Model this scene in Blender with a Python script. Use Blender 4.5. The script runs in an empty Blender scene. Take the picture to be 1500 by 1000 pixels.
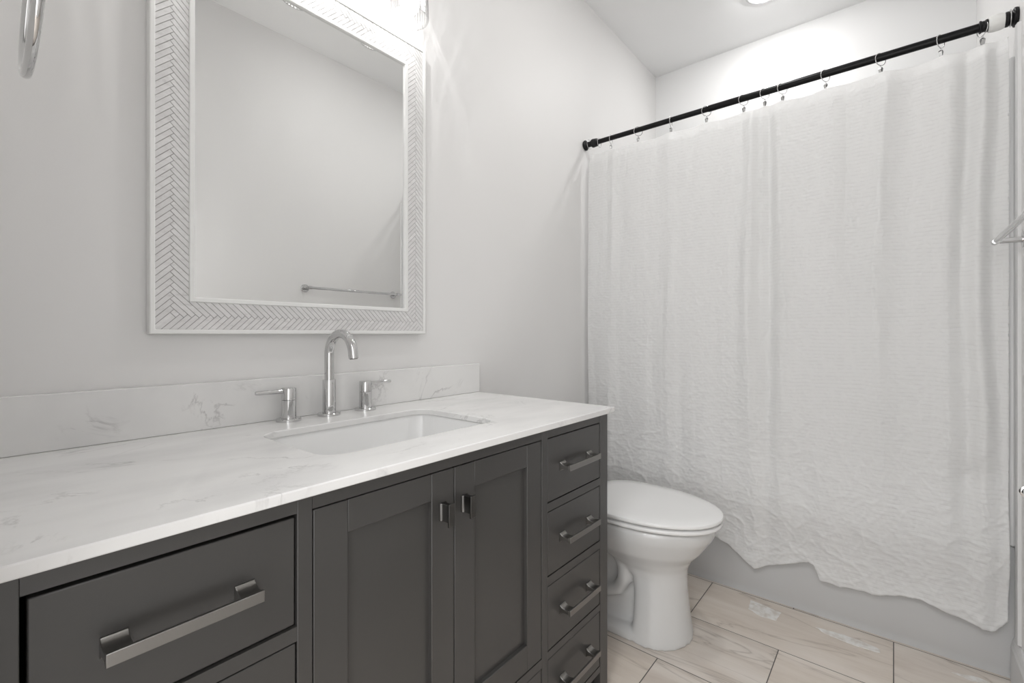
import bpy, bmesh, math, random
from mathutils import Vector, Matrix, noise
S = bpy.context.scene
C = S.collection
R = math.radians
random.seed(4)

# ---------------------------------------------------------------- camera, world, exposure
cam = bpy.data.cameras.new('camera'); co = bpy.data.objects.new('camera', cam); C.objects.link(co)
S.camera = co
cam.sensor_width = 36; cam.lens = 16.2; cam.shift_y = -11/1500; cam.clip_start = 0.01
co.location = (0, -1.243, 1.087)
co.rotation_euler = (R(90), 0, math.atan2(559, 675) - R(90))
w = bpy.data.worlds.new('world'); S.world = w; w.use_nodes = True
bg = w.node_tree.nodes['Background']; bg.inputs[0].default_value = (1, 1, 1, 1); bg.inputs[1].default_value = 1.7
S.view_settings.view_transform = 'Standard'; S.view_settings.look = 'None'
S.view_settings.gamma = 1; S.view_settings.use_curve_mapping = False
S.view_settings.exposure = 0.66
LAMP_W = 0.36        # each vanity lamp, watts
BULB_E = 1.3
SHOWER_E = 98.0
ROOM_FILL_E = 82.0  # strength of the added fill light in the room ceiling
DOOR_FILL_W = 9.0  # strength of the added fill light beyond the doorway

# ---------------------------------------------------------------- room numbers
YR = -1.540      # right wall
XF = 3.03        # far wall
XL = -0.012      # left wall (doorway wall)
ZC = 2.826       # ceiling
XT = 2.118       # tub apron

# ---------------------------------------------------------------- helpers
def setp(o, label=None, cat=None, group=None, kind=None):
    if label: o['label'] = label
    if cat: o['category'] = cat
    if group: o['group'] = group
    if kind: o['kind'] = kind
    return o
def obj(name, bm, m, parent=None, smooth=False, bevel=None, seg=2, loc=None, recalc=True):
    if recalc: bmesh.ops.recalc_face_normals(bm, faces=bm.faces[:])
    me = bpy.data.meshes.new(name); bm.to_mesh(me); bm.free()
    o = bpy.data.objects.new(name, me); C.objects.link(o)
    if isinstance(m, (list, tuple)):
        for k in m: me.materials.append(k)
    else: me.materials.append(m)
    if smooth:
        for p in me.polygons: p.use_smooth = True
        if smooth == 'auto':
            me.set_sharp_from_angle(angle=R(38))
    if bevel:
        b = o.modifiers.new('bevel', 'BEVEL'); b.width = bevel; b.segments = seg; b.limit_method = 'ANGLE'; b.angle_limit = R(35)
        if not smooth:
            for p in me.polygons: p.use_smooth = True
            me.set_sharp_from_angle(angle=R(38))
            b.harden_normals = False
    if parent:
        o.parent = parent
        # geometry given in world coordinates: bring into the parent's frame
        off = Vector((0, 0, 0)); p = parent
        while p: off += p.location; p = p.parent
        me.transform(Matrix.Translation(-off))
    return o
def thing(name, label, cat, loc, group=None):
    o = bpy.data.objects.new(name, None); C.objects.link(o); o.location = loc
    o.empty_display_size = 0.05
    return setp(o, label, cat, group)
def box(bm, x0, x1, y0, y1, z0, z1):
    vs = [bm.verts.new((x, y, z)) for x in (x0, x1) for y in (y0, y1) for z in (z0, z1)]
    for f in ((0,1,3,2),(4,6,7,5),(0,4,5,1),(2,3,7,6),(0,2,6,4),(1,5,7,3)): bm.faces.new([vs[i] for i in f])
def B(*a):
    bm = bmesh.new(); box(bm, *a); return bm
def frame_of(d):
    d = Vector(d).normalized(); up = Vector((0,0,1)) if abs(d.z) < .9 else Vector((1,0,0))
    a = d.cross(up).normalized(); b = a.cross(d).normalized(); return a, b
def tube(bm, pts, r, n=16, cap=True, closed=False):
    pts = [Vector(p) for p in pts]; N = len(pts); rings = []; a = None
    for i, p in enumerate(pts):
        if closed: d = pts[(i+1) % N] - pts[i-1]
        else: d = pts[min(i+1, N-1)] - pts[max(i-1, 0)]
        d.normalize()
        if a is None: a, b = frame_of(d)
        else:
            a = (a - d*a.dot(d)).normalized(); b = a.cross(d).normalized()
        rr = r[i] if isinstance(r, (list, tuple)) else r
        rings.append([bm.verts.new(p + a*rr*math.cos(2*math.pi*k/n) + b*rr*math.sin(2*math.pi*k/n)) for k in range(n)])
    M = N if closed else N-1
    for i in range(M):
        q, s = rings[i], rings[(i+1) % N]
        for k in range(n): bm.faces.new((q[k], q[(k+1) % n], s[(k+1) % n], s[k]))
    if cap and not closed: bm.faces.new(rings[0][::-1]); bm.faces.new(rings[-1])
def lathe(bm, prof, c, axis=(0,0,1), n=32, cap=True):
    """prof: (radius, height) along axis from c"""
    ax = Vector(axis).normalized(); a, b = frame_of(ax); c = Vector(c); rings = []
    for r, h in prof:
        rings.append([bm.verts.new(c + ax*h + (a*math.cos(2*math.pi*k/n) + b*math.sin(2*math.pi*k/n))*max(r, 1e-4)) for k in range(n)])
    for q, s in zip(rings, rings[1:]):
        for k in range(n): bm.faces.new((q[k], q[(k+1) % n], s[(k+1) % n], s[k]))
    if cap: bm.faces.new(rings[0][::-1]); bm.faces.new(rings[-1])
def loft(bm, loops, cap0=True, cap1=True, closed=True):
    rs = [[bm.verts.new(p) for p in L] for L in loops]; n = len(rs[0])
    for q, s in zip(rs, rs[1:]):
        for k in range(n if closed else n-1): bm.faces.new((q[k], q[(k+1) % n], s[(k+1) % n], s[k]))
    if cap0: bm.faces.new(rs[0][::-1])
    if cap1: bm.faces.new(rs[-1])
    return rs
def rrect(cx, cy, hx, hy, r, z, per=10):
    P = []
    for sx, sy, a0 in ((1,1,0),(-1,1,90),(-1,-1,180),(1,-1,270)):
        for k in range(per+1):
            a = R(a0 + 90*k/per)
            P.append((cx + sx*(hx-r) + r*math.cos(a), cy + sy*(hy-r) + r*math.sin(a), z))
    return P
def copy_tree(o, parent=None):
    c = o.copy(); C.objects.link(c)
    if parent: c.parent = parent
    for ch in list(o.children): copy_tree(ch, c)
    return c

# ---------------------------------------------------------------- materials
def mat(name, col, rough=.5, metal=0, spec=.5, coat=0):
    m = bpy.data.materials.new(name); m.use_nodes = True
    b = m.node_tree.nodes['Principled BSDF']
    b.inputs['Base Color'].default_value = (*col, 1); b.inputs['Roughness'].default_value = rough
    b.inputs['Metallic'].default_value = metal; b.inputs['Specular IOR Level'].default_value = spec
    b.inputs['Coat Weight'].default_value = coat
    return m
def N(m, t, **kw):
    n = m.node_tree.nodes.new(t)
    for k, v in kw.items():
        if k in n.inputs.keys(): n.inputs[k].default_value = v
        else: setattr(n, k, v)
    return n
def L(m, a, b): m.node_tree.links.new(a, b)
def coords(m, scale=(1,1,1), rot=(0,0,0), loc=(0,0,0)):
    g = N(m, 'ShaderNodeNewGeometry'); mp = N(m, 'ShaderNodeMapping')
    mp.inputs['Scale'].default_value = scale; mp.inputs['Rotation'].default_value = rot; mp.inputs['Location'].default_value = loc
    L(m, g.outputs['Position'], mp.inputs['Vector']); return mp.outputs[0]
def bump(m, h, strength=.2, dist=.002, chain=None):
    b = N(m, 'ShaderNodeBump'); b.inputs['Strength'].default_value = strength; b.inputs['Distance'].default_value = dist
    L(m, h, b.inputs['Height'])
    if chain: L(m, chain, b.inputs['Normal'])
    return b.outputs[0]
def ramp(m, fac, stops):
    r = N(m, 'ShaderNodeValToRGB'); L(m, fac, r.inputs[0]); e = r.color_ramp.elements
    while len(e) < len(stops): e.new(.5)
    for k, (p, c) in enumerate(stops): e[k].position = p; e[k].color = (*c, 1)
    return r.outputs[0]
def mixc(m, fac, a, b, blend='MIX'):
    x = N(m, 'ShaderNodeMix', data_type='RGBA', blend_type=blend)
    for s, v in ((0, fac), (6, a), (7, b)):
        if isinstance(v, (int, float)): x.inputs[s].default_value = v
        elif isinstance(v, tuple): x.inputs[s].default_value = (*v, 1)
        else: L(m, v, x.inputs[s])
    return x.outputs[2]
def math_(m, op, a, b=None):
    x = N(m, 'ShaderNodeMath', operation=op)
    for s, v in ((0, a), (1, b)):
        if v is None: continue
        if isinstance(v, (int, float)): x.inputs[s].default_value = v
        else: L(m, v, x.inputs[s])
    return x.outputs[0]
def PB(m): return m.node_tree.nodes['Principled BSDF']

def paint(name, col, rough=.55, amp=.06):
    m = mat(name, col, rough, spec=.35)
    n = N(m, 'ShaderNodeTexNoise', Scale=260.0, Detail=3.0); L(m, coords(m), n.inputs['Vector'])
    L(m, bump(m, n.outputs[0], amp, .001), PB(m).inputs['Normal'])
    n2 = N(m, 'ShaderNodeTexNoise', Scale=1.6, Detail=2.0); L(m, coords(m), n2.inputs['Vector'])
    c = ramp(m, n2.outputs[0], [(.3, tuple(k*.985 for k in col)), (.7, tuple(min(1, k*1.01) for k in col))])
    L(m, c, PB(m).inputs['Base Color']); return m
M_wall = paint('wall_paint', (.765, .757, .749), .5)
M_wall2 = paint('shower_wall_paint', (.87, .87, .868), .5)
M_ceil = paint('ceiling_paint', (.93, .93, .928), .7)
M_trim = mat('trim_paint', (.72, .72, .72), .35)
M_tub = mat('tub_acrylic', (.60, .605, .61), .12, coat=.3)
M_sur = mat('surround_acrylic', (.82, .82, .82), .25)
M_china = mat('vitreous_china', (.66, .66, .655), .06, coat=.5)
M_sink = mat('sink_china', (.82, .82, .815), .1, coat=.3)
M_seat = mat('seat_plastic', (.84, .84, .835), .18)
M_chrome = mat('polished_chrome', (.62, .62, .62), .05, 1)
M_nickel = mat('brushed_nickel', (.27, .262, .25), .3, 1)
M_knob = mat('dark_nickel', (.11, .107, .103), .28, 1)
M_ring = mat('ring_nickel', (.6, .6, .6), .2, 1)
M_black = mat('black_rod', (.004, .004, .0045), .3, spec=.25)
M_black2 = mat('black_rubber', (.008, .008, .009), .45, spec=.3)
M_tape = mat('white_tape', (.8, .8, .78), .6)
M_dark = mat('cabinet_inside', (.02, .019, .018), .8)
M_rim = mat('frame_white', (.80, .80, .785), .35)
M_glassm = mat('mirror_silver', (.87, .875, .87), .0, 1)
M_plate = mat('lamp_nickel', (.6, .6, .6), .15, 1)

# cabinet paint
M_cab = mat('cabinet_paint', (.047, .045, .043), .30, spec=.6)
n = N(M_cab, 'ShaderNodeTexNoise', Scale=5.0, Detail=2.0); L(M_cab, coords(M_cab), n.inputs['Vector'])
L(M_cab, ramp(M_cab, n.outputs[0], [(.3, (.045,.043,.041)), (.7, (.050,.048,.046))]), PB(M_cab).inputs['Base Color'])
n = N(M_cab, 'ShaderNodeTexNoise', Scale=300.0); L(M_cab, coords(M_cab, (1,1,.3)), n.inputs['Vector'])
L(M_cab, bump(M_cab, n.outputs[0], .04, .001), PB(M_cab).inputs['Normal'])

# quartz
M_q = mat('white_quartz', (.76,.755,.745), .22, spec=.5)
v = coords(M_q, (1,1,1), (.3,.2,.5))
nz = N(M_q, 'ShaderNodeTexNoise', Scale=3.2, Detail=7.0, Roughness=.62, Distortion=1.3); L(M_q, v, nz.inputs['Vector'])
d = math_(M_q, 'ABSOLUTE', math_(M_q, 'SUBTRACT', nz.outputs[0], .5))
vein = ramp(M_q, d, [(0, (1,1,1)), (.006, (.55,.55,.55)), (.02, (0,0,0))])
ms = N(M_q, 'ShaderNodeTexNoise', Scale=7.0, Detail=3.0); L(M_q, v, ms.inputs['Vector'])
msk = ramp(M_q, ms.outputs[0], [(.50, (0,0,0)), (.66, (1,1,1))])
vm = math_(M_q, 'MULTIPLY', vein, msk)
cl = N(M_q, 'ShaderNodeTexNoise', Scale=4.0, Detail=4.0); L(M_q, coords(M_q, (1,2.5,1)), cl.inputs['Vector'])
base = ramp(M_q, cl.outputs[0], [(.35, (.70,.695,.69)), (.6, (.78,.775,.765))])
L(M_q, mixc(M_q, math_(M_q, 'MULTIPLY', vm, .58), base, (.34,.33,.33)), PB(M_q).inputs['Base Color'])

# floor: long porcelain planks, 305 x 610 mm, half offset, veined
M_fl = mat('floor_tile', (.5,.45,.4), .3)
g = N(M_fl, 'ShaderNodeNewGeometry'); sp = N(M_fl, 'ShaderNodeSeparateXYZ'); L(M_fl, g.outputs['Position'], sp.inputs[0])
cb = N(M_fl, 'ShaderNodeCombineXYZ')
L(M_fl, math_(M_fl, 'ADD', sp.outputs[1], 1.243+6.1), cb.inputs[0]); L(M_fl, math_(M_fl, 'ADD', sp.outputs[0], -2.112+.305*20), cb.inputs[1])
br = N(M_fl, 'ShaderNodeTexBrick', offset=.5, offset_frequency=2, squash=1.0)
for k, vv in (('Scale', 1.0), ('Mortar Size', .0016), ('Mortar Smooth', .1), ('Bias', 0.0), ('Brick Width', .61), ('Row Height', .305)): br.inputs[k].default_value = vv
br.inputs['Color1'].default_value = (0,0,0,1); br.inputs['Color2'].default_value = (1,1,1,1); br.inputs['Mortar'].default_value = (.5,.5,.5,1)
L(M_fl, cb.outputs[0], br.inputs['Vector'])
wv = N(M_fl, 'ShaderNodeCombineXYZ')
off = math_(M_fl, 'MULTIPLY', br.outputs['Color'], 3.7)
L(M_fl, math_(M_fl, 'ADD', math_(M_fl, 'MULTIPLY', sp.outputs[0], 1.0), off), wv.inputs[0])
L(M_fl, math_(M_fl, 'MULTIPLY', sp.outputs[1], .16), wv.inputs[1]); L(M_fl, off, wv.inputs[2])
n1 = N(M_fl, 'ShaderNodeTexNoise', Scale=14.0, Detail=6.0, Roughness=.6, Distortion=.5); L(M_fl, wv.outputs[0], n1.inputs['Vector'])
n2 = N(M_fl, 'ShaderNodeTexNoise', Scale=5.0, Detail=5.0, Roughness=.55, Distortion=.9); L(M_fl, wv.outputs[0], n2.inputs['Vector'])
fc = ramp(M_fl, n1.outputs[0], [(.25, (.56,.49,.43)), (.5, (.69,.63,.57)), (.75, (.78,.73,.68))])
vd = math_(M_fl, 'ABSOLUTE', math_(M_fl, 'SUBTRACT', n2.outputs[0], .47))
vr = ramp(M_fl, vd, [(0, (1,1,1)), (.007, (.3,.3,.3)), (.02, (0,0,0))])
fc = mixc(M_fl, math_(M_fl, 'MULTIPLY', vr, .5), fc, (.30,.25,.21))
fc = mixc(M_fl, math_(M_fl, 'MULTIPLY', br.outputs['Color'], .25), fc, (.66,.55,.43))
fc = mixc(M_fl, br.outputs['Fac'], fc, (.09,.08,.07))
L(M_fl, fc, PB(M_fl).inputs['Base Color'])
L(M_fl, bump(M_fl, math_(M_fl, 'SUBTRACT', 1.0, br.outputs['Fac']), .5, .001), PB(M_fl).inputs['Normal'])
M_patch = mat('whitish_floor_patch', (.80,.79,.77), .5)  # mottled whitish colour of the flat floor patches
nn = N(M_patch, 'ShaderNodeTexNoise', Scale=40.0, Detail=4.0); L(M_patch, coords(M_patch), nn.inputs['Vector'])
L(M_patch, ramp(M_patch, nn.outputs[0], [(.35, (.66,.62,.57)), (.6, (.82,.81,.79))]), PB(M_patch).inputs['Base Color'])

# herringbone whitewashed wood
M_hb = mat('whitewashed_wood', (.6,.6,.59), .6)
oi = N(M_hb, 'ShaderNodeAttribute', attribute_name='tone')
n1 = N(M_hb, 'ShaderNodeTexNoise', Scale=38.0, Detail=5.0, Roughness=.7); L(M_hb, coords(M_hb, (1,1,2.2), (0,R(40),0)), n1.inputs['Vector'])
c1 = ramp(M_hb, n1.outputs[0], [(.28, (.56,.55,.545)), (.45, (.70,.69,.685)), (.7, (.78,.775,.77))])
L(M_hb, mixc(M_hb, math_(M_hb, 'MULTIPLY', oi.outputs['Fac'], .45), c1, (.62,.61,.605)), PB(M_hb).inputs['Base Color'])
M_hbgap = mat('wood_gap', (.42,.41,.40), .8)

# curtain cloth
def cloth(name, trans, stripes=True):
    m = bpy.data.materials.new(name); m.use_nodes = True; nt = m.node_tree; nt.nodes.clear()
    out = N(m, 'ShaderNodeOutputMaterial'); mx = N(m, 'ShaderNodeMixShader'); df = N(m, 'ShaderNodeBsdfDiffuse'); tr = N(m, 'ShaderNodeBsdfTranslucent')
    mx.inputs[0].default_value = trans
    col = (.92,.92,.915); df.inputs[0].default_value = (*col,1); tr.inputs[0].default_value = (.90,.90,.895,1)
    L(m, df.outputs[0], mx.inputs[1]); L(m, tr.outputs[0], mx.inputs[2]); L(m, mx.outputs[0], out.inputs[0])
    # woven crosswise pucker lines
    nzz = N(m, 'ShaderNodeTexNoise', Scale=6.0, Detail=3.0); L(m, coords(m), nzz.inputs['Vector'])
    g = N(m, 'ShaderNodeNewGeometry'); s = N(m, 'ShaderNodeSeparateXYZ'); L(m, g.outputs['Position'], s.inputs[0])
    z = math_(m, 'ADD', s.outputs[2], math_(m, 'MULTIPLY', nzz.outputs[0], .035))
    sn = math_(m, 'SINE', math_(m, 'MULTIPLY', z, 2*math.pi/.0135))
    pk = math_(m, 'POWER', math_(m, 'ADD', math_(m, 'MULTIPLY', sn, .5), .5), 5)
    nf = N(m, 'ShaderNodeTexNoise', Scale=1.0, Detail=2.0); L(m, coords(m, (60,60,25)), nf.inputs['Vector'])
    h1 = math_(m, 'MULTIPLY', pk, ramp(m, nf.outputs[0], [(.35,(0,0,0)),(.6,(1,1,1))]))
    b1 = bump(m, math_(m, 'MULTIPLY', h1, -1), .35, .0012)
    nw = N(m, 'ShaderNodeTexNoise', Scale=55.0, Detail=4.0, Roughness=.6, Distortion=.6); L(m, coords(m, (1,1,1.5)), nw.inputs['Vector'])
    b2 = bump(m, nw.outputs[0], .22, .003, b1)
    if stripes:
        L(m, mixc(m, math_(m, 'MULTIPLY', h1, .16), col, (.5,.5,.5)), df.inputs[0])
    L(m, b2, df.inputs['Normal']); L(m, b2, tr.inputs['Normal'])
    return m
M_cur = cloth('curtain_cotton', .34)
M_hem = cloth('curtain_hem', .12, False)

# clear lamp glass
M_gl = bpy.data.materials.new('ribbed_glass'); M_gl.use_nodes = True; M_gl.node_tree.nodes.clear()
o_ = N(M_gl, 'ShaderNodeOutputMaterial'); mx = N(M_gl, 'ShaderNodeMixShader'); t_ = N(M_gl, 'ShaderNodeBsdfTransparent'); gs = N(M_gl, 'ShaderNodeBsdfGlossy')
gs.inputs['Roughness'].default_value = .08; t_.inputs[0].default_value = (.93,.93,.93,1)
lw = N(M_gl, 'ShaderNodeLayerWeight'); lw.inputs[0].default_value = .35
L(M_gl, math_(M_gl, 'ADD', math_(M_gl, 'MULTIPLY', lw.outputs['Fresnel'], .35), .03), mx.inputs[0])
L(M_gl, t_.outputs[0], mx.inputs[1]); L(M_gl, gs.outputs[0], mx.inputs[2]); L(M_gl, mx.outputs[0], o_.inputs[0])
def emis(name, col, e):
    m = bpy.data.materials.new(name); m.use_nodes = True; m.node_tree.nodes.clear()
    o = N(m, 'ShaderNodeOutputMaterial'); em = N(m, 'ShaderNodeEmission'); em.inputs[0].default_value = (*col,1); em.inputs[1].default_value = e
    L(m, em.outputs[0], o.inputs[0]); return m
M_bulb = emis('bulb_glow', (1,.98,.95), BULB_E)
_t = N(M_bulb, 'ShaderNodeBsdfTransparent'); _a = N(M_bulb, 'ShaderNodeAddShader')
L(M_bulb, M_bulb.node_tree.nodes['Emission'].outputs[0], _a.inputs[0]); L(M_bulb, _t.outputs[0], _a.inputs[1]); L(M_bulb, _a.outputs[0], M_bulb.node_tree.nodes['Material Output'].inputs[0])
M_lens = emis('downlight_lens', (1,.99,.98), SHOWER_E)
M_fill_lens = emis('fill_light_lens', (1,.99,.98), ROOM_FILL_E)

# ---------------------------------------------------------------- the room
def struct(name, bm, m, **k): return setp(obj(name, bm, m, **k), kind='structure')
T = .1
struct('floor', B(XL-T-.9, XF+T, YR-T, T, -.1, 0), M_fl)
struct('ceiling', B(XL-T, XF+T, YR-T, T, ZC, ZC+.1), M_ceil)
struct('wall_back', B(XL-T, XF+T, 0, T, 0, ZC), M_wall)
struct('wall_right', B(XL-T, XF+T, YR-T, YR, 0, ZC), M_wall)
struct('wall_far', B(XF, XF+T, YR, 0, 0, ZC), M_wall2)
bm = bmesh.new(); box(bm, XL-T, XL, -.74, 0, 0, ZC); box(bm, XL-T, XL, YR, -.74, 2.06, ZC); box(bm, XL-T, XL, YR, YR+.03, 0, 2.06)
struct('wall_left', bm, M_wall)
# door casing on the room side of the opening
bm = bmesh.new(); box(bm, XL-T-.005, XL+.0, -.755, -.74, 0, 2.06); box(bm, XL-T-.005, XL, YR+.03, -.74, 2.045, 2.06)
struct('trim_1', bm, M_trim, bevel=.002)
def baseboard(name, pts0, pts1, inward, h=.14, t=.014):
    """profile extruded between two points; inward = direction off the wall"""
    a, b, i = Vector(pts0), Vector(pts1), Vector(inward); prof = [(0,0),(t,0),(t,h*.78),(t*.75,h*.84),(t*.75,h*.88),(t*.35,h),(0,h)]
    bm = bmesh.new()
    loft(bm, [[tuple(p + i*u + Vector((0,0,z))) for u, z in prof] for p in (a, b)])
    return struct(name, bm, M_trim)
baseboard('baseboard_right', (XL, YR, 0), (XT-.002, YR, 0), (0,1,0))
baseboard('baseboard_back', (1.265, 0, 0), (XT-.002, 0, 0), (0,-1,0))
# slim white corner bead on the right wall where the surround begins
bm = bmesh.new()
loft(bm, [[(2.046, YR, z), (2.050, YR+.008, z), (2.068, YR+.011, z), (2.078, YR+.006, z), (2.098, YR+.006, z), (2.104, YR, z)] for z in (.145, 2.03)])
struct('trim_2', bm, M_trim, smooth='auto')

# ---------------------------------------------------------------- bath tub and surround
tub = thing('bathtub', 'white alcove bathtub with a plain flat apron behind the shower curtain', 'bathtub', (2.57, YR/2, 0))
x0, x1, y0, y1, H = XT, XF-.002, YR+.002, -.002, .42
def loop(ax0, ax1, ay0, ay1, r, z): return rrect((ax0+ax1)/2, (ay0+ay1)/2, (ax1-ax0)/2, (ay1-ay0)/2, r, z, 8)
bm = bmesh.new()
loft(bm, [loop(x0+.006,x1,y0,y1,.004,0), loop(x0+.006,x1,y0,y1,.004,.03), loop(x0,x1,y0,y1,.004,.04), loop(x0,x1,y0,y1,.004,H-.012), loop(x0+.004,x1,y0,y1,.004,H-.003),
          loop(x0+.012,x1,y0,y1,.004,H), loop(x0+.075,x1-.05,y0+.09,y1-.09,.12,H), loop(x0+.09,x1-.065,y0+.105,y1-.105,.12,H-.02),
          loop(x0+.13,x1-.10,y0+.2,y1-.16,.13,.13), loop(x0+.18,x1-.15,y0+.27,y1-.22,.12,.085)])
obj('tub_shell', bm, M_tub, tub, smooth='auto')
bm = bmesh.new(); lathe(bm, [(.028,0),(.028,.003),(.02,.005)], (2.58,-.35,.086)); obj('drain', bm, M_chrome, tub, smooth='auto')
sur = thing('shower_surround', 'grey-white acrylic wall panels lining the tub alcove, front edge showing right of the curtain', 'shower surround', (2.57, YR/2, H))
for nm, a in (('side_panel', (2.106, XF-.001, YR+.001, YR+.018, H+.001, 1.955)), ('side_panel', (2.145, XF-.001, -.018, -.001, H+.001, 1.955)), ('back_panel', (XF-.018, XF-.001, YR+.019, -.019, H+.001, 1.955))):
    obj(nm, B(*a), M_sur, sur, bevel=.008, seg=3)

# ---------------------------------------------------------------- shower ceiling light, added room fill light
def downlight(x, y, label, lens):
    d_ = thing('recessed_ceiling_light', label, 'ceiling light', (x, y, ZC))
    bm = bmesh.new(); lathe(bm, [(.088,0),(.088,-.004),(.078,-.008),(.066,-.006),(.066,-.001)], (x,y,ZC-.0005), cap=False)
    obj('trim_ring', bm, M_trim, d_, smooth='auto')
    bm = bmesh.new(); lathe(bm, [(.066,-.0035),(.055,-.012),(.035,-.020),(.0005,-.024)], (x,y,ZC), cap=False)
    obj('lens', bm, lens, d_, smooth=True)
downlight(2.62, -.738, 'round recessed ceiling light over the bathtub, cut by the top edge', M_lens)
downlight(1.55, -.80, 'added unseen fill light in the ceiling over the floor between vanity and toilet', M_fill_lens)  # added out of view to brighten the room evenly

# ---------------------------------------------------------------- vanity light, three glass shades over the mirror
LX = (.378, .630, .882); LY = -.106; LZ = 2.048
vl = thing('vanity_light', 'wall light with clear ribbed glass shades above the mirror', 'wall light', (.63, 0, 2.27))
obj('backplate', B(.63-.11, .63+.11, -.016, -.001, 2.22, 2.33), M_plate, vl, bevel=.004)
bm = bmesh.new(); tube(bm, [(LX[0]-.03,-.04,2.275),(LX[2]+.03,-.04,2.275)], .009); tube(bm, [(.63,-.016,2.275),(.63,-.04,2.275)], .012)
obj('crossbar', bm, M_plate, vl, smooth='auto')
for lx in LX:
    bm = bmesh.new(); tube(bm, [(lx,-.04,2.275),(lx,-.075,2.272),(lx,-.1,2.262),(lx,LY,2.24),(lx,LY,2.2)], .007)
    lathe(bm, [(.012,.03),(.03,.022),(.034,.0),(.034,-.012),(.024,-.014),(.022,-.05),(.016,-.052)], (lx,LY,2.188))
    obj('lamp_holder', bm, M_plate, vl, smooth='auto')
    bm = bmesh.new(); n = 160; loops = []
    for r, z in ((.036,2.176),(.050,2.172),(.0555,2.160),(.0565,2.12),(.0575,2.07),(.0585,LZ+.004),(.0580,LZ),(.0555,LZ),(.055,LZ+.004),(.0545,2.07),(.0535,2.12),(.0525,2.158),(.048,2.168),(.036,2.171)):
        q = []
        for k in range(n):
            a = 2*math.pi*k/n; rr = r + (.0008*math.cos(40*a) if LZ+.003 < z < 2.165 else 0)
            q.append((lx + rr*math.cos(a), LY + rr*math.sin(a), z))
        loops.append(q)
    loft(bm, loops, False, False); sh = obj('glass_shade', bm, M_gl, vl, smooth=True)
    bm = bmesh.new(); lathe(bm, [(.012,2.138),(.016,2.128),(.026,2.112),(.030,2.096),(.028,2.080),(.018,2.068),(.001,2.064)], (lx,LY,0), n=24)
    obj('bulb', bm, M_bulb, vl, smooth=True)
    ld = bpy.data.lights.new('bulb_light', 'POINT'); ld.energy = LAMP_W; ld.shadow_soft_size = .004; ld.color = (1,.99,.98)
    # light leaving through the ribbed shade is broken into vertical streaks (angular distribution of the lamp)
    ld.use_nodes = True; nt = ld.node_tree; em = nt.nodes['Emission']
    tc = nt.nodes.new('ShaderNodeNewGeometry'); sp_ = nt.nodes.new('ShaderNodeSeparateXYZ'); nt.links.new(tc.outputs['Incoming'], sp_.inputs[0])
    def mm(op, a, b=None, nt=nt):
        x = nt.nodes.new('ShaderNodeMath'); x.operation = op
        for s, v in ((0,a),(1,b)):
            if v is None: continue
            if isinstance(v,(int,float)): x.inputs[s].default_value = v
            else: nt.links.new(v, x.inputs[s])
        return x.outputs[0]
    az = mm('ARCTAN2', sp_.outputs[1], sp_.outputs[0]); el = sp_.outputs[2]
    def nz_(k1, k2, w_):
        c_ = nt.nodes.new('ShaderNodeCombineXYZ'); nt.links.new(mm('ADD', mm('MULTIPLY', az, k1), mm('MULTIPLY', el, k2)), c_.inputs[0]); c_.inputs[1].default_value = w_ + lx
        t = nt.nodes.new('ShaderNodeTexNoise'); t.inputs['Scale'].default_value = 1; t.inputs['Detail'].default_value = 2; nt.links.new(c_.outputs[0], t.inputs['Vector'])
        return mm('MINIMUM', mm('POWER', mm('MULTIPLY', t.outputs[0], 1.95), 8), 3.5)
    st = mm('ADD', mm('MULTIPLY', nz_(34, 5, 0), .5), mm('MULTIPLY', nz_(30, -9, 5), .5))
    nt.links.new(mm('ADD', mm('MULTIPLY', st, 1.6), .3), em.inputs['Strength'])
    lo = bpy.data.objects.new('bulb_light', ld); C.objects.link(lo); lo.location = (lx, LY, 2.095); lo.parent = vl; lo.location -= vl.location

# added unseen fill light outside the doorway, behind the camera
hd = bpy.data.lights.new('doorway_fill', 'AREA'); hd.shape = 'DISK'; hd.size = .5; hd.energy = DOOR_FILL_W; hd.color = (1,1,1)
ho = bpy.data.objects.new('doorway_fill', hd); C.objects.link(ho); ho.location = (-.75, -1.15, 2.3); ho.rotation_euler = (0, R(-50), 0)

# ---------------------------------------------------------------- mirror
mir = thing('wall_mirror', 'large wall mirror in a whitewashed herringbone wood frame above the sink', 'mirror', (.636, 0, 1.087))
mx0, mx1, mz0, mz1 = .262, 1.010, 1.087, 2.041
def ringbox(bm, x0, x1, z0, z1, wd, ya, yb):
    """mitred rectangular ring, y from ya (back) to yb (front)"""
    o = [(x0,z0),(x1,z0),(x1,z1),(x0,z1)]; i = [(x0+wd,z0+wd),(x1-wd,z0+wd),(x1-wd,z1-wd),(x0+wd,z1-wd)]
    V = {}
    for k in range(4):
        for nm, P in (('o',o),('i',i)):
            for s, y in (('a',ya),('b',yb)): V[nm,s,k] = bm.verts.new((P[k][0], y, P[k][1]))
    for k in range(4):
        j = (k+1) % 4
        bm.faces.new((V['o','b',k],V['o','b',j],V['i','b',j],V['i','b',k])); bm.faces.new((V['o','a',k],V['o','a',j],V['i','a',j],V['i','a',k]))
        bm.faces.new((V['o','a',k],V['o','a',j],V['o','b',j],V['o','b',k])); bm.faces.new((V['i','a',k],V['i','a',j],V['i','b',j],V['i','b',k]))
bm = bmesh.new(); ringbox(bm, mx0, mx1, mz0, mz1, .010, -.002, -.030); obj('outer_border', bm, M_rim, mir, bevel=.002)
bm = bmesh.new(); ringbox(bm, mx0+.010, mx1-.010, mz0+.010, mz1-.010, .062, -.004, -.0245)
base_o = obj('frame_backing', bm, M_hbgap, mir)
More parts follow.
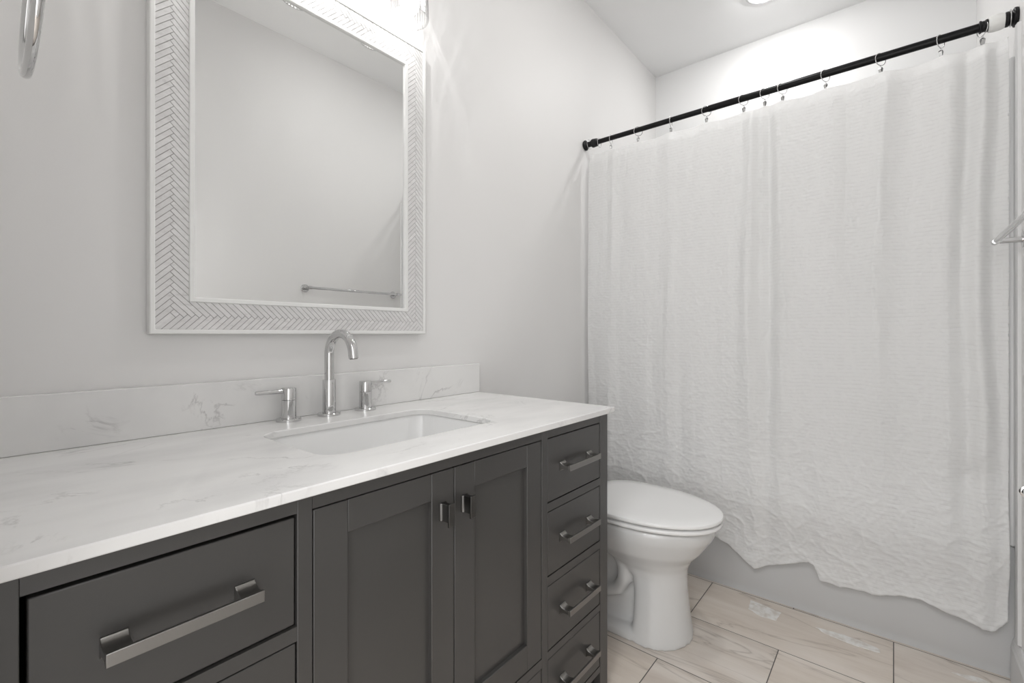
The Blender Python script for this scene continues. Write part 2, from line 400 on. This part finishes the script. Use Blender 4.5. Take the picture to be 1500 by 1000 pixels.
bm = bmesh.new(); ringbox(bm, mx0+.072, mx1-.072, mz0+.072, mz1-.072, .011, -.006, -.029); obj('inner_border', bm, M_rim, mir, bevel=.002)
obj('mirror_glass', B(mx0+.080, mx1-.080, -.0215, -.0175, mz0+.080, mz1-.080), M_glassm, mir)
def herring(u0, u1, trap):
    """herringbone planks along u; strip v in [-.031,.031]; trap=(u at v=-,u at v=+) cut lines"""
    W = .0105; n_ = 7; HV = .0475; Lg = W*n_; g = .0007
    bm = bmesh.new(); lay = bm.faces.layers.float.new('tone')
    c45 = math.sqrt(.5)
    for a in range(-260, 260):
        for b in range(-6, 7):
            # plank lattice of herringbone: horizontal at (a + b*n_)*..., vertical beside it
            for o in (0, 1):
                if o == 0: px, py, sx, sy = a*W + b*2*Lg, a*W, Lg, W
                else: px, py, sx, sy = a*W + b*2*Lg + Lg, a*W - Lg + W, W, Lg
                q = []
                for dx, dy in ((g, g), (sx-g, g), (sx-g, sy-g), (g, sy-g)):
                    X_, Y_ = px+dx, py+dy
                    q.append(((X_+Y_)*c45, (Y_-X_)*c45 + HV))
                if max(p[1] for p in q) < -.031 or min(p[1] for p in q) > .031: continue
                if max(p[0] for p in q) < u0 or min(p[0] for p in q) > u1: continue
                vs = [bm.verts.new((p[0], p[1], 0)) for p in q]; f = bm.faces.new(vs); f[lay] = random.random()
    def cut(co_, no):
        bmesh.ops.bisect_plane(bm, geom=bm.verts[:]+bm.edges[:]+bm.faces[:], plane_co=co_, plane_no=no, clear_outer=True)
    cut((0,.0308,0),(0,1,0)); cut((0,-.0308,0),(0,-1,0))
    cut((u0,-.031,0),(-1,1,0)); cut((u1,-.031,0),(1,1,0))   # long side at v=-.031
    r = bmesh.ops.extrude_face_region(bm, geom=bm.faces[:])
    for e in r['geom']:
        if isinstance(e, bmesh.types.BMVert): e.co.z += .0016
    return bm
def place_strip(name, length, origin, udir, vdir):
    bm = herring(0, length, None)
    M_ = Matrix.Identity(4)
    u, v_ = Vector(udir), Vector(vdir); w_ = Vector((0,-1,0))
    for i in range(3): M_[i][0] = u[i]; M_[i][1] = v_[i]; M_[i][2] = w_[i]; M_[i][3] = origin[i]
    bmesh.ops.transform(bm, matrix=M_, verts=bm.verts[:])
    return obj(name, bm, M_hb, mir)
yb = -.0246; hx0, hx1, hz0, hz1 = mx0+.010, mx1-.010, mz0+.010, mz1-.010
place_strip('herringbone_panel', hz1-hz0, (hx0+.031, yb, hz0), (0,0,1), (1,0,0))
place_strip('herringbone_panel', hz1-hz0, (hx1-.031, yb, hz0), (0,0,1), (-1,0,0))
place_strip('herringbone_panel', hx1-hx0, (hx0, yb, hz0+.031), (1,0,0), (0,0,1))
place_strip('herringbone_panel', hx1-hx0, (hx0, yb, hz1-.031), (1,0,0), (0,0,-1))

# ---------------------------------------------------------------- vanity cabinet
van = thing('vanity_cabinet', 'dark grey painted bathroom vanity with two shaker doors and side drawers', 'cabinet', (.63, -.29, 0))
YF = -.573; VX0, VX1 = -.001, 1.264; VT = .849
for a, b in ((VX0,.0405),(.318,.341),(.926,.950),(1.219,VX1)): obj('face_stile', B(a, b, YF, YF+.02, .0 if a in (VX0,1.219) else .084, VT), M_cab, van, bevel=.0012)
def rails(zs, a, b):
    for z0, z1 in zs: obj('face_rail', B(a, b, YF+.0006, YF+.02, z0, z1), M_cab, van)
rails([(.825,VT),(.639,.660),(.452,.474),(.267,.286),(.084,.102)], .9502, 1.2188)
rails([(.825,VT),(.260,.282),(.084,.102)], .3412, .9258)
rails([(.825,VT),(.639,.660),(.452,.474),(.267,.286),(.084,.102)], .0407, .3178)
for a in (VX0, VX1-.018): obj('side_panel', B(a, a+.018, YF+.0205, -.003, 0, VT), M_cab, van)
bm = bmesh.new(); box(bm, VX0+.019, VX1-.019, -.012, -.004, .1, .84); box(bm, VX0+.019, VX1-.019, YF+.0205, -.013, .085, .1); box(bm, VX0+.019, VX1-.019, YF+.05, YF+.06, 0, .084)
for x in (.3295, .938): box(bm, x-.008, x+.008, YF+.021, -.013, .101, .70)
obj('carcass', bm, M_dark, van)
def pull(xc, zc, ypl, parent):
    """flat bar pull on two concave spool posts"""
    bm = bmesh.new(); hb = .080
    box(bm, xc-hb, xc+hb, ypl-.034, ypl-.029, zc-.0075, zc+.0075)
    for s in (-1, 1):
        c = xc + s*(hb-.0125); q = [(0,.0115),(-.0025,.0115),(-.0030,.010),(-.008,.0062),(-.015,.0045),(-.024,.0045),(-.0292,.006)]
        prof = [(y, z) for y, z in q] + [(y, -z) for y, z in q[::-1]]
        loft(bm, [[(x_, ypl+y, zc+z) for y, z in prof] for x_ in (c-.0125, c+.0125)])
    return obj('handle', bm, M_nickel, parent, bevel=.0008)
def drawer(x0, x1, z0, z1, y=YF+.001, pz=None):
    d = obj('drawer', B(x0, x1, y, y+.019, z0, z1), M_cab, van, bevel=.0016)
    pull((x0+x1)/2 - (0 if x0 > .5 else 0), pz or (z0+z1)/2, y, d); return d
ZR = [(.6625,.8220),(.4765,.6365),(.2885,.4495),(.1045,.2645)]
for z0, z1 in ZR: drawer(.9525, 1.2165, z0, z1)
for k, (z0, z1) in enumerate(ZR):
    drawer(.0460 if k == 0 else .0430, .3160, z0, z1-(.003 if k == 0 else 0), y=YF+(.004 if k == 0 else .001))
drawer(.3435, .9235, .1045, .2575)
def door(x0, x1, z0, z1, kx):
    d = bpy.data.objects.new('door', None); C.objects.link(d); d.parent = van; d.location = (0,0,0)
    d.location = Vector(((x0+x1)/2, YF, z0)) - van.location
    y = YF+.001
    for a, b in ((x0, x0+.057), (x1-.057, x1)): obj('door_stile', B(a, b, y, y+.020, z0, z1), M_cab, d, bevel=.0014)
    obj('door_rail', B(x0+.0572, x1-.0572, y+.0004, y+.020, z1-.052, z1), M_cab, d, bevel=.0012)
    obj('door_rail', B(x0+.0572, x1-.0572, y+.0004, y+.020, z0, z0+.062), M_cab, d, bevel=.0012)
    bm = B(x0+.050, x1-.050, y+.010, y+.016, z0+.055, z1-.045)
    obj('door_panel', bm, M_cab, d)
    bm = bmesh.new(); zc = .745
    box(bm, kx-.0075, kx+.0075, y-.027, y-.023, zc-.024, zc+.020)
    q = [(0,.0085),(-.0025,.0085),(-.003,.0075),(-.008,.0045),(-.0235,.0045)]
    prof = [(yy, z) for yy, z in q] + [(yy, -z) for yy, z in q[::-1]]
    # spool runs vertically on the knobs
    loft(bm, [[(kx+x_, y+yy, zz) for yy, x_ in prof] for zz in (zc-.017, zc+.017)])
    obj('knob', bm, M_knob, d, bevel=.0007)
door(.3430, .6300, .2845, .8225, .600)
door(.6322, .9242, .2845, .8225, .6580)

# ---------------------------------------------------------------- countertop, backsplash, sink
CT, CB = .866, .850
SX, SY, SHX, SHY, SR = .655, -.312, .232, .150, .050
bm = bmesh.new()
X0, X1, Y0, Y1 = -.010, 1.278, -.591, -.001
inner = rrect(SX, SY, SHX, SHY, SR, 0, 10)
def outer_pt(p):
    dx, dy = p[0]-SX, p[1]-SY; t = 9
    if dx > 0: t = min(t, (X1-SX)/dx)
    if dx < 0: t = min(t, (X0-SX)/dx)
    if dy > 0: t = min(t, (Y1-SY)/dy)
    if dy < 0: t = min(t, (Y0-SY)/dy)
    return (SX+dx*t, SY+dy*t)
outer = [outer_pt(p) for p in inner]
for cx_, cy_ in ((X1,Y1),(X0,Y1),(X0,Y0),(X1,Y0)):
    k = min(range(len(outer)), key=lambda i: (outer[i][0]-cx_)**2 + (outer[i][1]-cy_)**2); outer[k] = (cx_, cy_)
loops = [[(x,y,CT) for x,y in outer], [(x,y,CT) for x,y,_ in inner], [(x,y,CB) for x,y,_ in inner], [(x,y,CB) for x,y in outer], [(x,y,CT) for x,y in outer]]
rs = loft(bm, loops, False, False); bmesh.ops.remove_doubles(bm, verts=bm.verts[:], dist=1e-5)
ctop = obj('countertop', bm, M_q, bevel=.002)
setp(ctop, 'white veined quartz countertop on the grey vanity', 'countertop')
bs = obj('backsplash', B(-.010, 1.282, -.021, -.001, CT+.0003, .974), M_q, bevel=.0015)
setp(bs, 'low white veined quartz backsplash strip along the wall behind the faucet', 'backsplash')
sk = thing('undermount_sink', 'white rectangular undermount sink basin with rounded corners', 'sink', (SX, SY, CB))
bm = bmesh.new()
def rr(e, z, r): return rrect(SX, SY, SHX+e, SHY+e, r, z, 10)
loft(bm, [rr(.02,CB-.0005,.06), rr(.004,CB-.0005,.052), rr(.002,CB-.01,.052), rr(-.008,CB-.07,.055), rr(-.02,CB-.115,.06), rr(-.045,CB-.135,.07), rr(-.10,CB-.142,.045), rr(-.10,CB-.155,.045), rr(-.03,CB-.148,.07), rr(.0,CB-.12,.06), rr(.015,CB-.02,.06)], False, False)
for k in (6,7): pass
bmesh.ops.recalc_face_normals(bm, faces=bm.faces[:])
bm2 = bm; vs = [v for v in bm2.verts if abs(v.co.z-(CB-.142)) < 1e-5]; bm2.faces.new(vs)
obj('basin', bm, M_sink, sk, smooth='auto')
bm = bmesh.new(); lathe(bm, [(.022,0),(.022,.003),(.016,.004),(.001,.006)], (SX,SY+.02,CB-.1418)); obj('drain', bm, M_chrome, sk, smooth='auto')

# ---------------------------------------------------------------- faucet
fc_ = thing('faucet', 'chrome widespread gooseneck faucet with two lever handles on the countertop', 'faucet', (.650, -.055, CT))
def flange(bm, x, y): lathe(bm, [(.0300,0),(.0300,.0055),(.0285,.0072),(.0175,.0075)], (x,y,CT+.0002), n=40)
FY = -.057
bm = bmesh.new(); flange(bm, .650, FY)
lathe(bm, [(.0172,.007),(.0172,.096),(.0165,.0975),(.0122,.098)], (.650,FY,CT), n=36)
obj('spout_base', bm, M_chrome, fc_, smooth='auto')
bm = bmesh.new(); pts = [(.650,FY,CT+.096),(.650,FY,CT+.13),(.650,FY,1.030)]; rad = .058
dx_, dy_ = .02, -.9998
for k in range(1, 21):
    a = math.pi*k/20*.97; s = rad*(1-math.cos(a)); pts.append((.650+dx_*s, FY+dy_*s, 1.030+rad*math.sin(a)))
e = Vector(pts[-1]); d = (e-Vector(pts[-2])).normalized(); pts.append(tuple(e+d*.012))
tube(bm, pts, .0123, n=28); e2 = Vector(pts[-1])
obj('spout', bm, M_chrome, fc_, smooth='auto')
bm = bmesh.new(); tube(bm, [e2-d*.001, e2+d*.0015], .0098, n=24); obj('aerator', bm, M_nickel, fc_, smooth='auto')
for x, s in ((.541,-1),(.762,1)):
    bm = bmesh.new(); flange(bm, x, FY); lathe(bm, [(.0175,.007),(.0175,.053),(.0170,.0535)], (x,FY,CT), n=36)
    hb = obj('handle_base', bm, M_chrome, fc_, smooth='auto')
    bm = bmesh.new(); lathe(bm, [(.0170,.0540),(.0175,.0545),(.0175,.0825),(.0160,.0845),(.001,.0847)], (x,FY,CT), n=36)
    tube(bm, [(x+s*.010,FY,CT+.0765),(x+s*.080,FY-.006,CT+.0780),(x+s*.082,FY-.006,CT+.0780)], [.0056,.0050,.0042], n=20)
    obj('lever', bm, M_chrome, fc_, smooth='auto')

# ---------------------------------------------------------------- toilet
TX = 1.658
wc = thing('toilet', 'white two-piece toilet with closed lid between vanity and bathtub', 'toilet', (TX, -.42, 0))
def egg(cy, lf, lb, hw, z, n=56, pf=2.0, pb=2.6, cx=TX):
    P = []
    for k in range(n):
        a = 2*math.pi*k/n; c, s = math.cos(a), math.sin(a)
        p = pf if s < 0 else pb
        x = hw*math.copysign(abs(c)**(2/p), c); y = (lf if s < 0 else lb)*math.copysign(abs(s)**(2/p), s)
        P.append((cx+x, cy+y, z))
    return P
bm = bmesh.new()
# front pedestal column, flaring bowl
loft(bm, [egg(-.565,.130,.055,.138,0,pb=4), egg(-.565,.127,.055,.135,.02,pb=4), egg(-.565,.118,.050,.125,.08,pb=4), egg(-.565,.110,.050,.115,.16,pb=4), egg(-.565,.108,.060,.110,.22,pb=4),
          egg(-.555,.122,.12,.114,.250,pb=3), egg(-.530,.165,.20,.138,.285), egg(-.515,.212,.27,.168,.32), egg(-.505,.245,.30,.184,.355), egg(-.50,.266,.31,.193,.378), egg(-.50,.272,.31,.196,.397), egg(-.50,.272,.31,.196,.415), egg(-.50,.266,.305,.191,.420)])
# rear body, narrower
loft(bm, [egg(-.33,.20,.13,.095,0,pf=4,pb=4), egg(-.33,.20,.13,.082,.10,pf=4,pb=4), egg(-.33,.20,.14,.080,.25,pf=4,pb=4), egg(-.30,.20,.16,.12,.35,pf=4,pb=4), egg(-.28,.18,.19,.17,.42,pf=4,pb=4)])
# foot plinth
loft(bm, [egg(-.42,.27,.24,.142,0,pf=2.6,pb=4), egg(-.42,.268,.24,.138,.026,pf=2.6,pb=4), egg(-.42,.258,.22,.12,.038,pf=2.6,pb=4)])
for s in (-1,1):
    tube(bm, [(TX+s*.070,-.36,.350),(TX+s*.078,-.41,.325),(TX+s*.082,-.452,.285),(TX+s*.084,-.478,.235),(TX+s*.084,-.478,.185),(TX+s*.082,-.455,.145),(TX+s*.080,-.41,.125),(TX+s*.076,-.34,.135),(TX+s*.07,-.27,.19),(TX+s*.06,-.2,.25)], [.026,.028,.028,.027,.026,.026,.027,.03,.03,.03], n=18)
bl = obj('bowl', bm, M_china, wc, smooth=True)
rm = bl.modifiers.new('remesh', 'REMESH'); rm.mode = 'VOXEL'; rm.voxel_size = .0065; rm.use_smooth_shade = True
smd = bl.modifiers.new('smooth', 'SMOOTH'); smd.factor = .6; smd.iterations = 6
def slab(name, z0, z1, e, m, grow=0, crown=0):
    bm = bmesh.new(); a = (-.50, .292+e, .215, .200+e); r = .006
    def q(k, z): return egg(a[0], a[1]-k, a[2]-k, a[3]-k, z, pf=2.05, pb=3.2, n=72)
    L_ = [q(r*.6, z0), q(r*.1, z0+r*.5), q(0, z0+r), q(0, z1-r), q(r*.25, z1-r*.35), q(r, z1)]
    if crown: L_ += [q(.05, z1+crown*.6), q(.11, z1+crown), q(.17, z1+crown)]
    loft(bm, L_); return obj(name, bm, m, wc, smooth='auto')
slab('seat', .4245, .4390, .001, M_seat)
slab('lid', .4450, .4600, .003, M_seat, crown=.003)
for s in (-1,1):
    bm = bmesh.new(); box(bm, TX+s*.075-.02, TX+s*.075+.02, -.30, -.255, .424, .455); obj('hinge', bm, M_seat, wc, bevel=.006, seg=3)
bm = bmesh.new()
loft(bm, [rrect(TX,-.125,.165,.085,.03,.431), rrect(TX,-.125,.178,.095,.03,.46), rrect(TX,-.125,.190,.100,.03,.715)])
obj('tank', bm, M_china, wc, smooth='auto')
bm = bmesh.new(); loft(bm, [rrect(TX,-.125,.192,.103,.03,.7155), rrect(TX,-.125,.197,.108,.03,.720), rrect(TX,-.125,.197,.108,.03,.738), rrect(TX,-.125,.190,.101,.03,.743)])
obj('tank_lid', bm, M_china, wc, smooth='auto')
bm = bmesh.new(); tube(bm, [(TX-.14,-.225,.68),(TX-.14,-.240,.68)], .011); tube(bm, [(TX-.14,-.242,.68),(TX-.08,-.246,.675)], .006); obj('flush_lever', bm, M_chrome, wc, smooth='auto')

# ---------------------------------------------------------------- curtain rod and its fittings
RX, RZ = 2.098, 2.070
rod = thing('curtain_rod', 'black tension shower curtain rod spanning the tub alcove wall to wall', 'curtain rod', (RX, YR/2, RZ))
bm = bmesh.new(); tube(bm, [(RX,-.03,RZ),(RX,YR+.04,RZ)], .0118, n=24); obj('inner_tube', bm, M_black, rod, smooth='auto')
bm = bmesh.new(); tube(bm, [(RX,-.62,RZ),(RX,YR+.075,RZ)], .0136, n=24); obj('outer_tube', bm, M_black, rod, smooth='auto')
bm = bmesh.new(); lathe(bm, [(.024,0),(.0255,.003),(.0255,.007),(.018,.013),(.014,.020),(.014,.034)], (RX,-.001,RZ), (0,-1,0)); obj('end_flange', bm, M_black2, rod, smooth='auto')
bm = bmesh.new(); lathe(bm, [(.013,.040),(.0205,.044),(.0215,.050),(.0205,.058),(.0195,.060),(.0205,.064),(.019,.072),(.013,.075)], (RX,-.001,RZ), (0,-1,0)); obj('lock_collar', bm, M_black2, rod, smooth='auto')
bm = bmesh.new(); lathe(bm, [(.027,0),(.0285,.003),(.0285,.008),(.020,.013),(.019,.017),(.022,.020),(.022,.026),(.0185,.028)], (RX,YR+.001,RZ), (0,1,0)); obj('end_flange', bm, M_black2, rod, smooth='auto')
bm = bmesh.new(); lathe(bm, [(.014,.064),(.019,.0655),(.019,.069),(.0165,.072),(.0165,.078),(.019,.081),(.019,.084),(.014,.086)], (RX,YR+.001,RZ), (0,1,0)); obj('lock_collar', bm, M_black2, rod, smooth='auto')
bm = bmesh.new(); lp = []
for j in range(14):
    f = j/13; y = YR+.029+.036*f; L_ = []
    for k in range(36):
        a = 2*math.pi*k/36; r = .0215 + .0035*math.sin(math.pi*f) + .0012*noise.noise(Vector((math.cos(a)*2, math.sin(a)*2, f*3)))
        L_.append((RX + r*math.cos(a), y, RZ + r*math.sin(a)))
    lp.append(L_)
loft(bm, lp); tp = obj('tape_wrap', bm, M_tape, rod, smooth='auto'); tp['label'] = 'white tape wound around the right end of the rod'

# ---------------------------------------------------------------- curtain
CLIPS = [-.150,-.295,-.454,-.611,-.760,-.839,-.902,-1.044,-1.207,-1.364,-1.462]
CXM = 2.080
def lerp(x, xs, ys):
    if x <= xs[0]: return ys[0]
    for i in range(1, len(xs)):
        if x <= xs[i]: f = (x-xs[i-1])/(xs[i]-xs[i-1]); return ys[i-1]+(ys[i]-ys[i-1])*f
    return ys[-1]
hemy = [0,.60,.635,.70,.735,.807,.86,.916,.965,.995,1.012,1.03,1.09,1.15,1.208,1.26,1.315,1.38,1.461,1.49,1.517]
hemz = [.24,.235,.232,.205,.180,.136,.160,.187,.208,.222,.215,.165,.160,.163,.170,.186,.192,.176,.156,.160,.195]
def topz(y):
    # sag between clips
    c = [-.04, *CLIPS, -1.515]
    for a, b in zip(c, c[1:]):
        if b <= y <= a:
            f = (a-y)/(a-b); return 2.014 - min(.008, .06*(a-b))*4*f*(1-f)
    return 2.0
def sstep(a, b, x):
    t = max(0, min(1, (x-a)/(b-a))); return t*t*(3-2*t)
def fnz(x, y, z=0): return noise.noise(Vector((x, y, z)))
def ridge(x, y, z=0): return 1-abs(noise.noise(Vector((x, y, z))))*2
def crease(x, y, z, k): return max(0, 1-abs(noise.noise(Vector((x, y, z))))*k)**2
FOLDS = [(.165,.018,.9),(.30,.03,.5),(.46,.022,.8),(.60,.025,.4),(.790,.022,1.9),(.858,.018,-1.5),(.905,.02,.9),(1.05,.035,.8),(1.13,.04,-.6),(1.208,.02,1.2),(1.28,.03,-.9),(1.37,.022,1.1),(1.415,.016,-1.1),(1.458,.014,1.4),(1.495,.014,-1.0)]
NY, NZ = 460, 400
def curtain_bm(i0=0, i1=NY):
    bm = bmesh.new(); rows = []
    for j in range(NZ+1):
        f = j/NZ; row = []
        for i in range(i0, i1+1):
            s = .030 + (1.518-.030)*i/NY
            tz = topz(-s); bz = lerp(s, hemy, hemz) + .004*fnz(s*30, 2)
            z = tz + (bz-tz)*f
            low = 1-sstep(.2, 1.1, z); 
            x = CXM
            # hanging folds: run down from the clips, drift and fade
            for c, wd, am in FOLDS:
                cc = c + .02*fnz(c*9, z*1.2) ; ww = wd*(1+.9*(2.0-z)*.5)
                x += -am*.012*math.exp(-((s-cc)/ww)**2)*(1-.55*low)*(1-.8*math.exp(-(tz-z)/.03))
            x += .010*fnz(s*7, z*.7, 3) * (1-.3*low)
            x += .0045*fnz(s*19, z*1.3, 7)
            x += .0022*fnz(s*42, z*3, 9)
            # crumpled, creased lower part
            cr = .18 + .82*low
            wx, wz = .05*fnz(s*4, z*4, 20), .05*fnz(s*4, z*4, 30)
            x += .0060*low*fnz(s*5+z*2, z*5, 1)
            x -= .0032*cr*crease((s+wx)*6+z*5, (z+wz)*9-s*5, 1, 5)
            x -= .0025*cr*crease((s+wx)*15-z*9, (z+wz)*9+s*4, 4, 5)
            x -= .0021*cr*crease((s+wx)*14+z*16, (z+wz)*24-s*10, 6, 4)
            x -= .0012*crease(s*60, z*38+s*20, 8, 3)
            # the hem kicks out a little over the tub edge
            x -= .020*math.exp(-((z-.40)/.12)**2) + .010*(1-sstep(.1,.35,z))
            # pull near right side
            x += .012*math.exp(-(((s-1.44)/.05)**2+((z-.63)/.05)**2))
            y = -s + .006*fnz(s*5, z*1.1, 5) + (.010*fnz(1, z*3.0, 12) - .006*sstep(.2,1.2,z))*sstep(1.38,1.5,s)
            y = max(y, YR+.022)
            x += .017*math.exp(-(tz-z)/.05)
            x = min(x, 2.113)
            row.append(bm.verts.new((x, y, z)))
        rows.append(row)
    for j in range(NZ):
        for k in range(len(rows[0])-1):
            q = bm.faces.new((rows[j][k], rows[j][k+1], rows[j+1][k+1], rows[j+1][k]))
            if j < 9: q.material_index = 1
    return bm
cu = obj('shower_curtain', curtain_bm(), [M_cur, M_hem], smooth=True)
so = cu.modifiers.new('solidify', 'SOLIDIFY'); so.thickness = .0008; so.offset = 0
setp(cu, 'long wrinkled white cotton shower curtain hanging in front of the bathtub', 'shower curtain')

# ---------------------------------------------------------------- curtain rings
RINGS = [-.026,-.085] + CLIPS + [YR+.012]
ORD = ['first','second','third','fourth','fifth','sixth','seventh','eighth','ninth','tenth','eleventh','twelfth','thirteenth']
def make_ring(r=.0218):
    t = thing('curtain_ring', '', 'curtain ring', (0,0,0))
    bm = bmesh.new(); tube(bm, [(r*math.cos(2*math.pi*k/32), 0, r*math.sin(2*math.pi*k/32)) for k in range(32)], .0013, n=8, closed=True)
    obj('ring', bm, M_ring, t, smooth=True)
    bm = bmesh.new()
    tube(bm, [(.003*math.cos(2*math.pi*k/12), 0, -r-.0042+.003*math.sin(2*math.pi*k/12)) for k in range(12)], .0007, n=6, closed=True)
    for s in (-1,1):
        loft(bm, [[(s*.001,-.0045,-r-.0075),(s*.001,.0045,-r-.0075),(s*.0020,.0045,-r-.0075),(s*.0020,-.0045,-r-.0075)],
                  [(s*.0045,-.0050,-r-.0125),(s*.0045,.0050,-r-.0125),(s*.0055,.0050,-r-.0125),(s*.0055,-.0050,-r-.0125)],
                  [(s*.0010,-.0045,-r-.0285),(s*.0010,.0045,-r-.0285),(s*.0022,.0045,-r-.0285),(s*.0022,-.0045,-r-.0285)]])
    tube(bm, [(-.0045,0,-r-.012),(.0045,0,-r-.012)], .0014, n=8)
    obj('clip', bm, M_ring, t, bevel=.0003)
    return t
ring0 = make_ring()
for k, y in enumerate(RINGS):
    o = ring0 if k == 0 else copy_tree(ring0)
    bare = k in (0, 1, len(RINGS)-1)
    if bare:
        for ch in list(o.children):
            if ch.name.startswith('clip') and k > 0: bpy.data.objects.remove(ch)
    o.location = (RX, y, RZ - .0070)
    if k == len(RINGS)-1:
        o['label'] = 'bare silver ring at the right end flange of the black rod'
        o.location.z = RZ + .0005; o.scale = (1.12,)*3; o.location.y = YR+.0165
    elif k == 0: o['label'] = 'bare silver ring nearest the left wall flange of the black rod'; 
    elif k == 1: o['label'] = 'bare silver ring just right of the left lock collar on the rod'
    else: o['label'] = '%s silver clip ring from the left gripping the shower curtain' % ORD[k-2]
    o['group'] = 'clip rings on the black curtain rod'
    o.rotation_euler = (0, random.uniform(-.05,.05), [0,.1,.15,-.75,.1,-.75,-.7,-.7,-.75,-.65,-.65,-.55,.45,0][k]+random.uniform(-.05,.05))
for ch in list(ring0.children):
    if ch.name.startswith('clip'): bpy.data.objects.remove(ch)
ring0.location.z = RZ+.0005; ring0.scale = (1.05,)*3

# ---------------------------------------------------------------- towel bar, paper holder, towel ring
tb = thing('towel_bar', 'slim chrome towel bar on the right wall, also seen in the mirror', 'towel bar', (1.66, YR, 1.363))
BY = YR+.062
bm = bmesh.new(); tube(bm, [(1.318,BY,1.363),(2.005,BY,1.363)], .0078, n=24); obj('bar', bm, M_chrome, tb, smooth='auto')
for x in (1.345, 1.980):
    bm = bmesh.new(); lathe(bm, [(.024,0),(.024,.006),(.0225,.008),(.009,.0085),(.008,.053)], (x,YR+.0005,1.363), (0,1,0)); 
    tube(bm, [(x-.013,BY,1.363),(x+.013,BY,1.363)], .0098, n=24)
    obj('bracket', bm, M_chrome, tb, smooth='auto')
ph = thing('toilet_paper_holder', 'chrome toilet paper holder at the right edge, low on the wall', 'toilet paper holder', (1.53, YR, .725))
bm = bmesh.new(); lathe(bm, [(.024,0),(.024,.006),(.009,.0085),(.009,.06)], (1.545,YR+.0005,.725), (0,1,0)); obj('bracket', bm, M_chrome, ph, smooth='auto')
bm = bmesh.new(); tube(bm, [(1.40,YR+.062,.725),(1.565,YR+.062,.725)], .0085, n=24); lathe(bm, [(.008,0),(.0125,.002),(.0125,.007),(.011,.009)], (1.563,YR+.062,.725), (1,0,0)); obj('roller', bm, M_chrome, ph, smooth='auto')
tr_ = thing('towel_ring', 'chrome towel ring hanging on the left wall, cut by the top edge', 'towel ring', (XL, -.618, 1.49))
bm = bmesh.new(); RR = .076
tube(bm, [(.047+.004*math.cos(2*math.pi*k/64), -.618+RR*math.sin(2*math.pi*k/64), 1.411+RR*math.cos(2*math.pi*k/64)) for k in range(64)], .0042, n=14, closed=True)
obj('ring', bm, M_chrome, tr_, smooth=True)
bm = bmesh.new(); lathe(bm, [(.024,0),(.024,.006),(.0225,.008),(.009,.0085),(.008,.052),(.010,.054),(.010,.072),(.008,.073)], (XL+.0005,-.618,1.494), (1,0,0)); obj('bracket', bm, M_chrome, tr_, smooth='auto')

# ---------------------------------------------------------------- thin whitish patches on the tiles by the tub
def patch(pts, label):
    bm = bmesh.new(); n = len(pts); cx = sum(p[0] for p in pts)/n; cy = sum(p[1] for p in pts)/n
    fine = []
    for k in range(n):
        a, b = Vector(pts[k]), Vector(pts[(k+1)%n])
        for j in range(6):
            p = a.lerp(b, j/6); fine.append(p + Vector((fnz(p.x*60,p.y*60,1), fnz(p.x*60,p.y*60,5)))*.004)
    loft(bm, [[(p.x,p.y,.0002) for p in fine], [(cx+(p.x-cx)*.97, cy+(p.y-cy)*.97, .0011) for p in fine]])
    return setp(obj('floor_patch', bm, M_patch, recalc=True), label, 'residue', 'whitish patches on the floor tiles')
patch([(2.076,-.792),(2.055,-.905),(1.985,-.900),(1.975,-.850),(2.000,-.800)], 'broad whitish patch on the tile, the one nearest the toilet')
patch([(2.035,-1.02),(2.048,-1.10),(2.036,-1.20),(2.010,-1.21),(2.000,-1.14),(2.012,-1.05)], 'long thin whitish patch on the tile in the middle of the three')
patch([(2.040,-1.385),(2.065,-1.45),(2.050,-1.50),(2.030,-1.44)], 'small whitish patch on the tile at the bottom edge, right end of the tub')
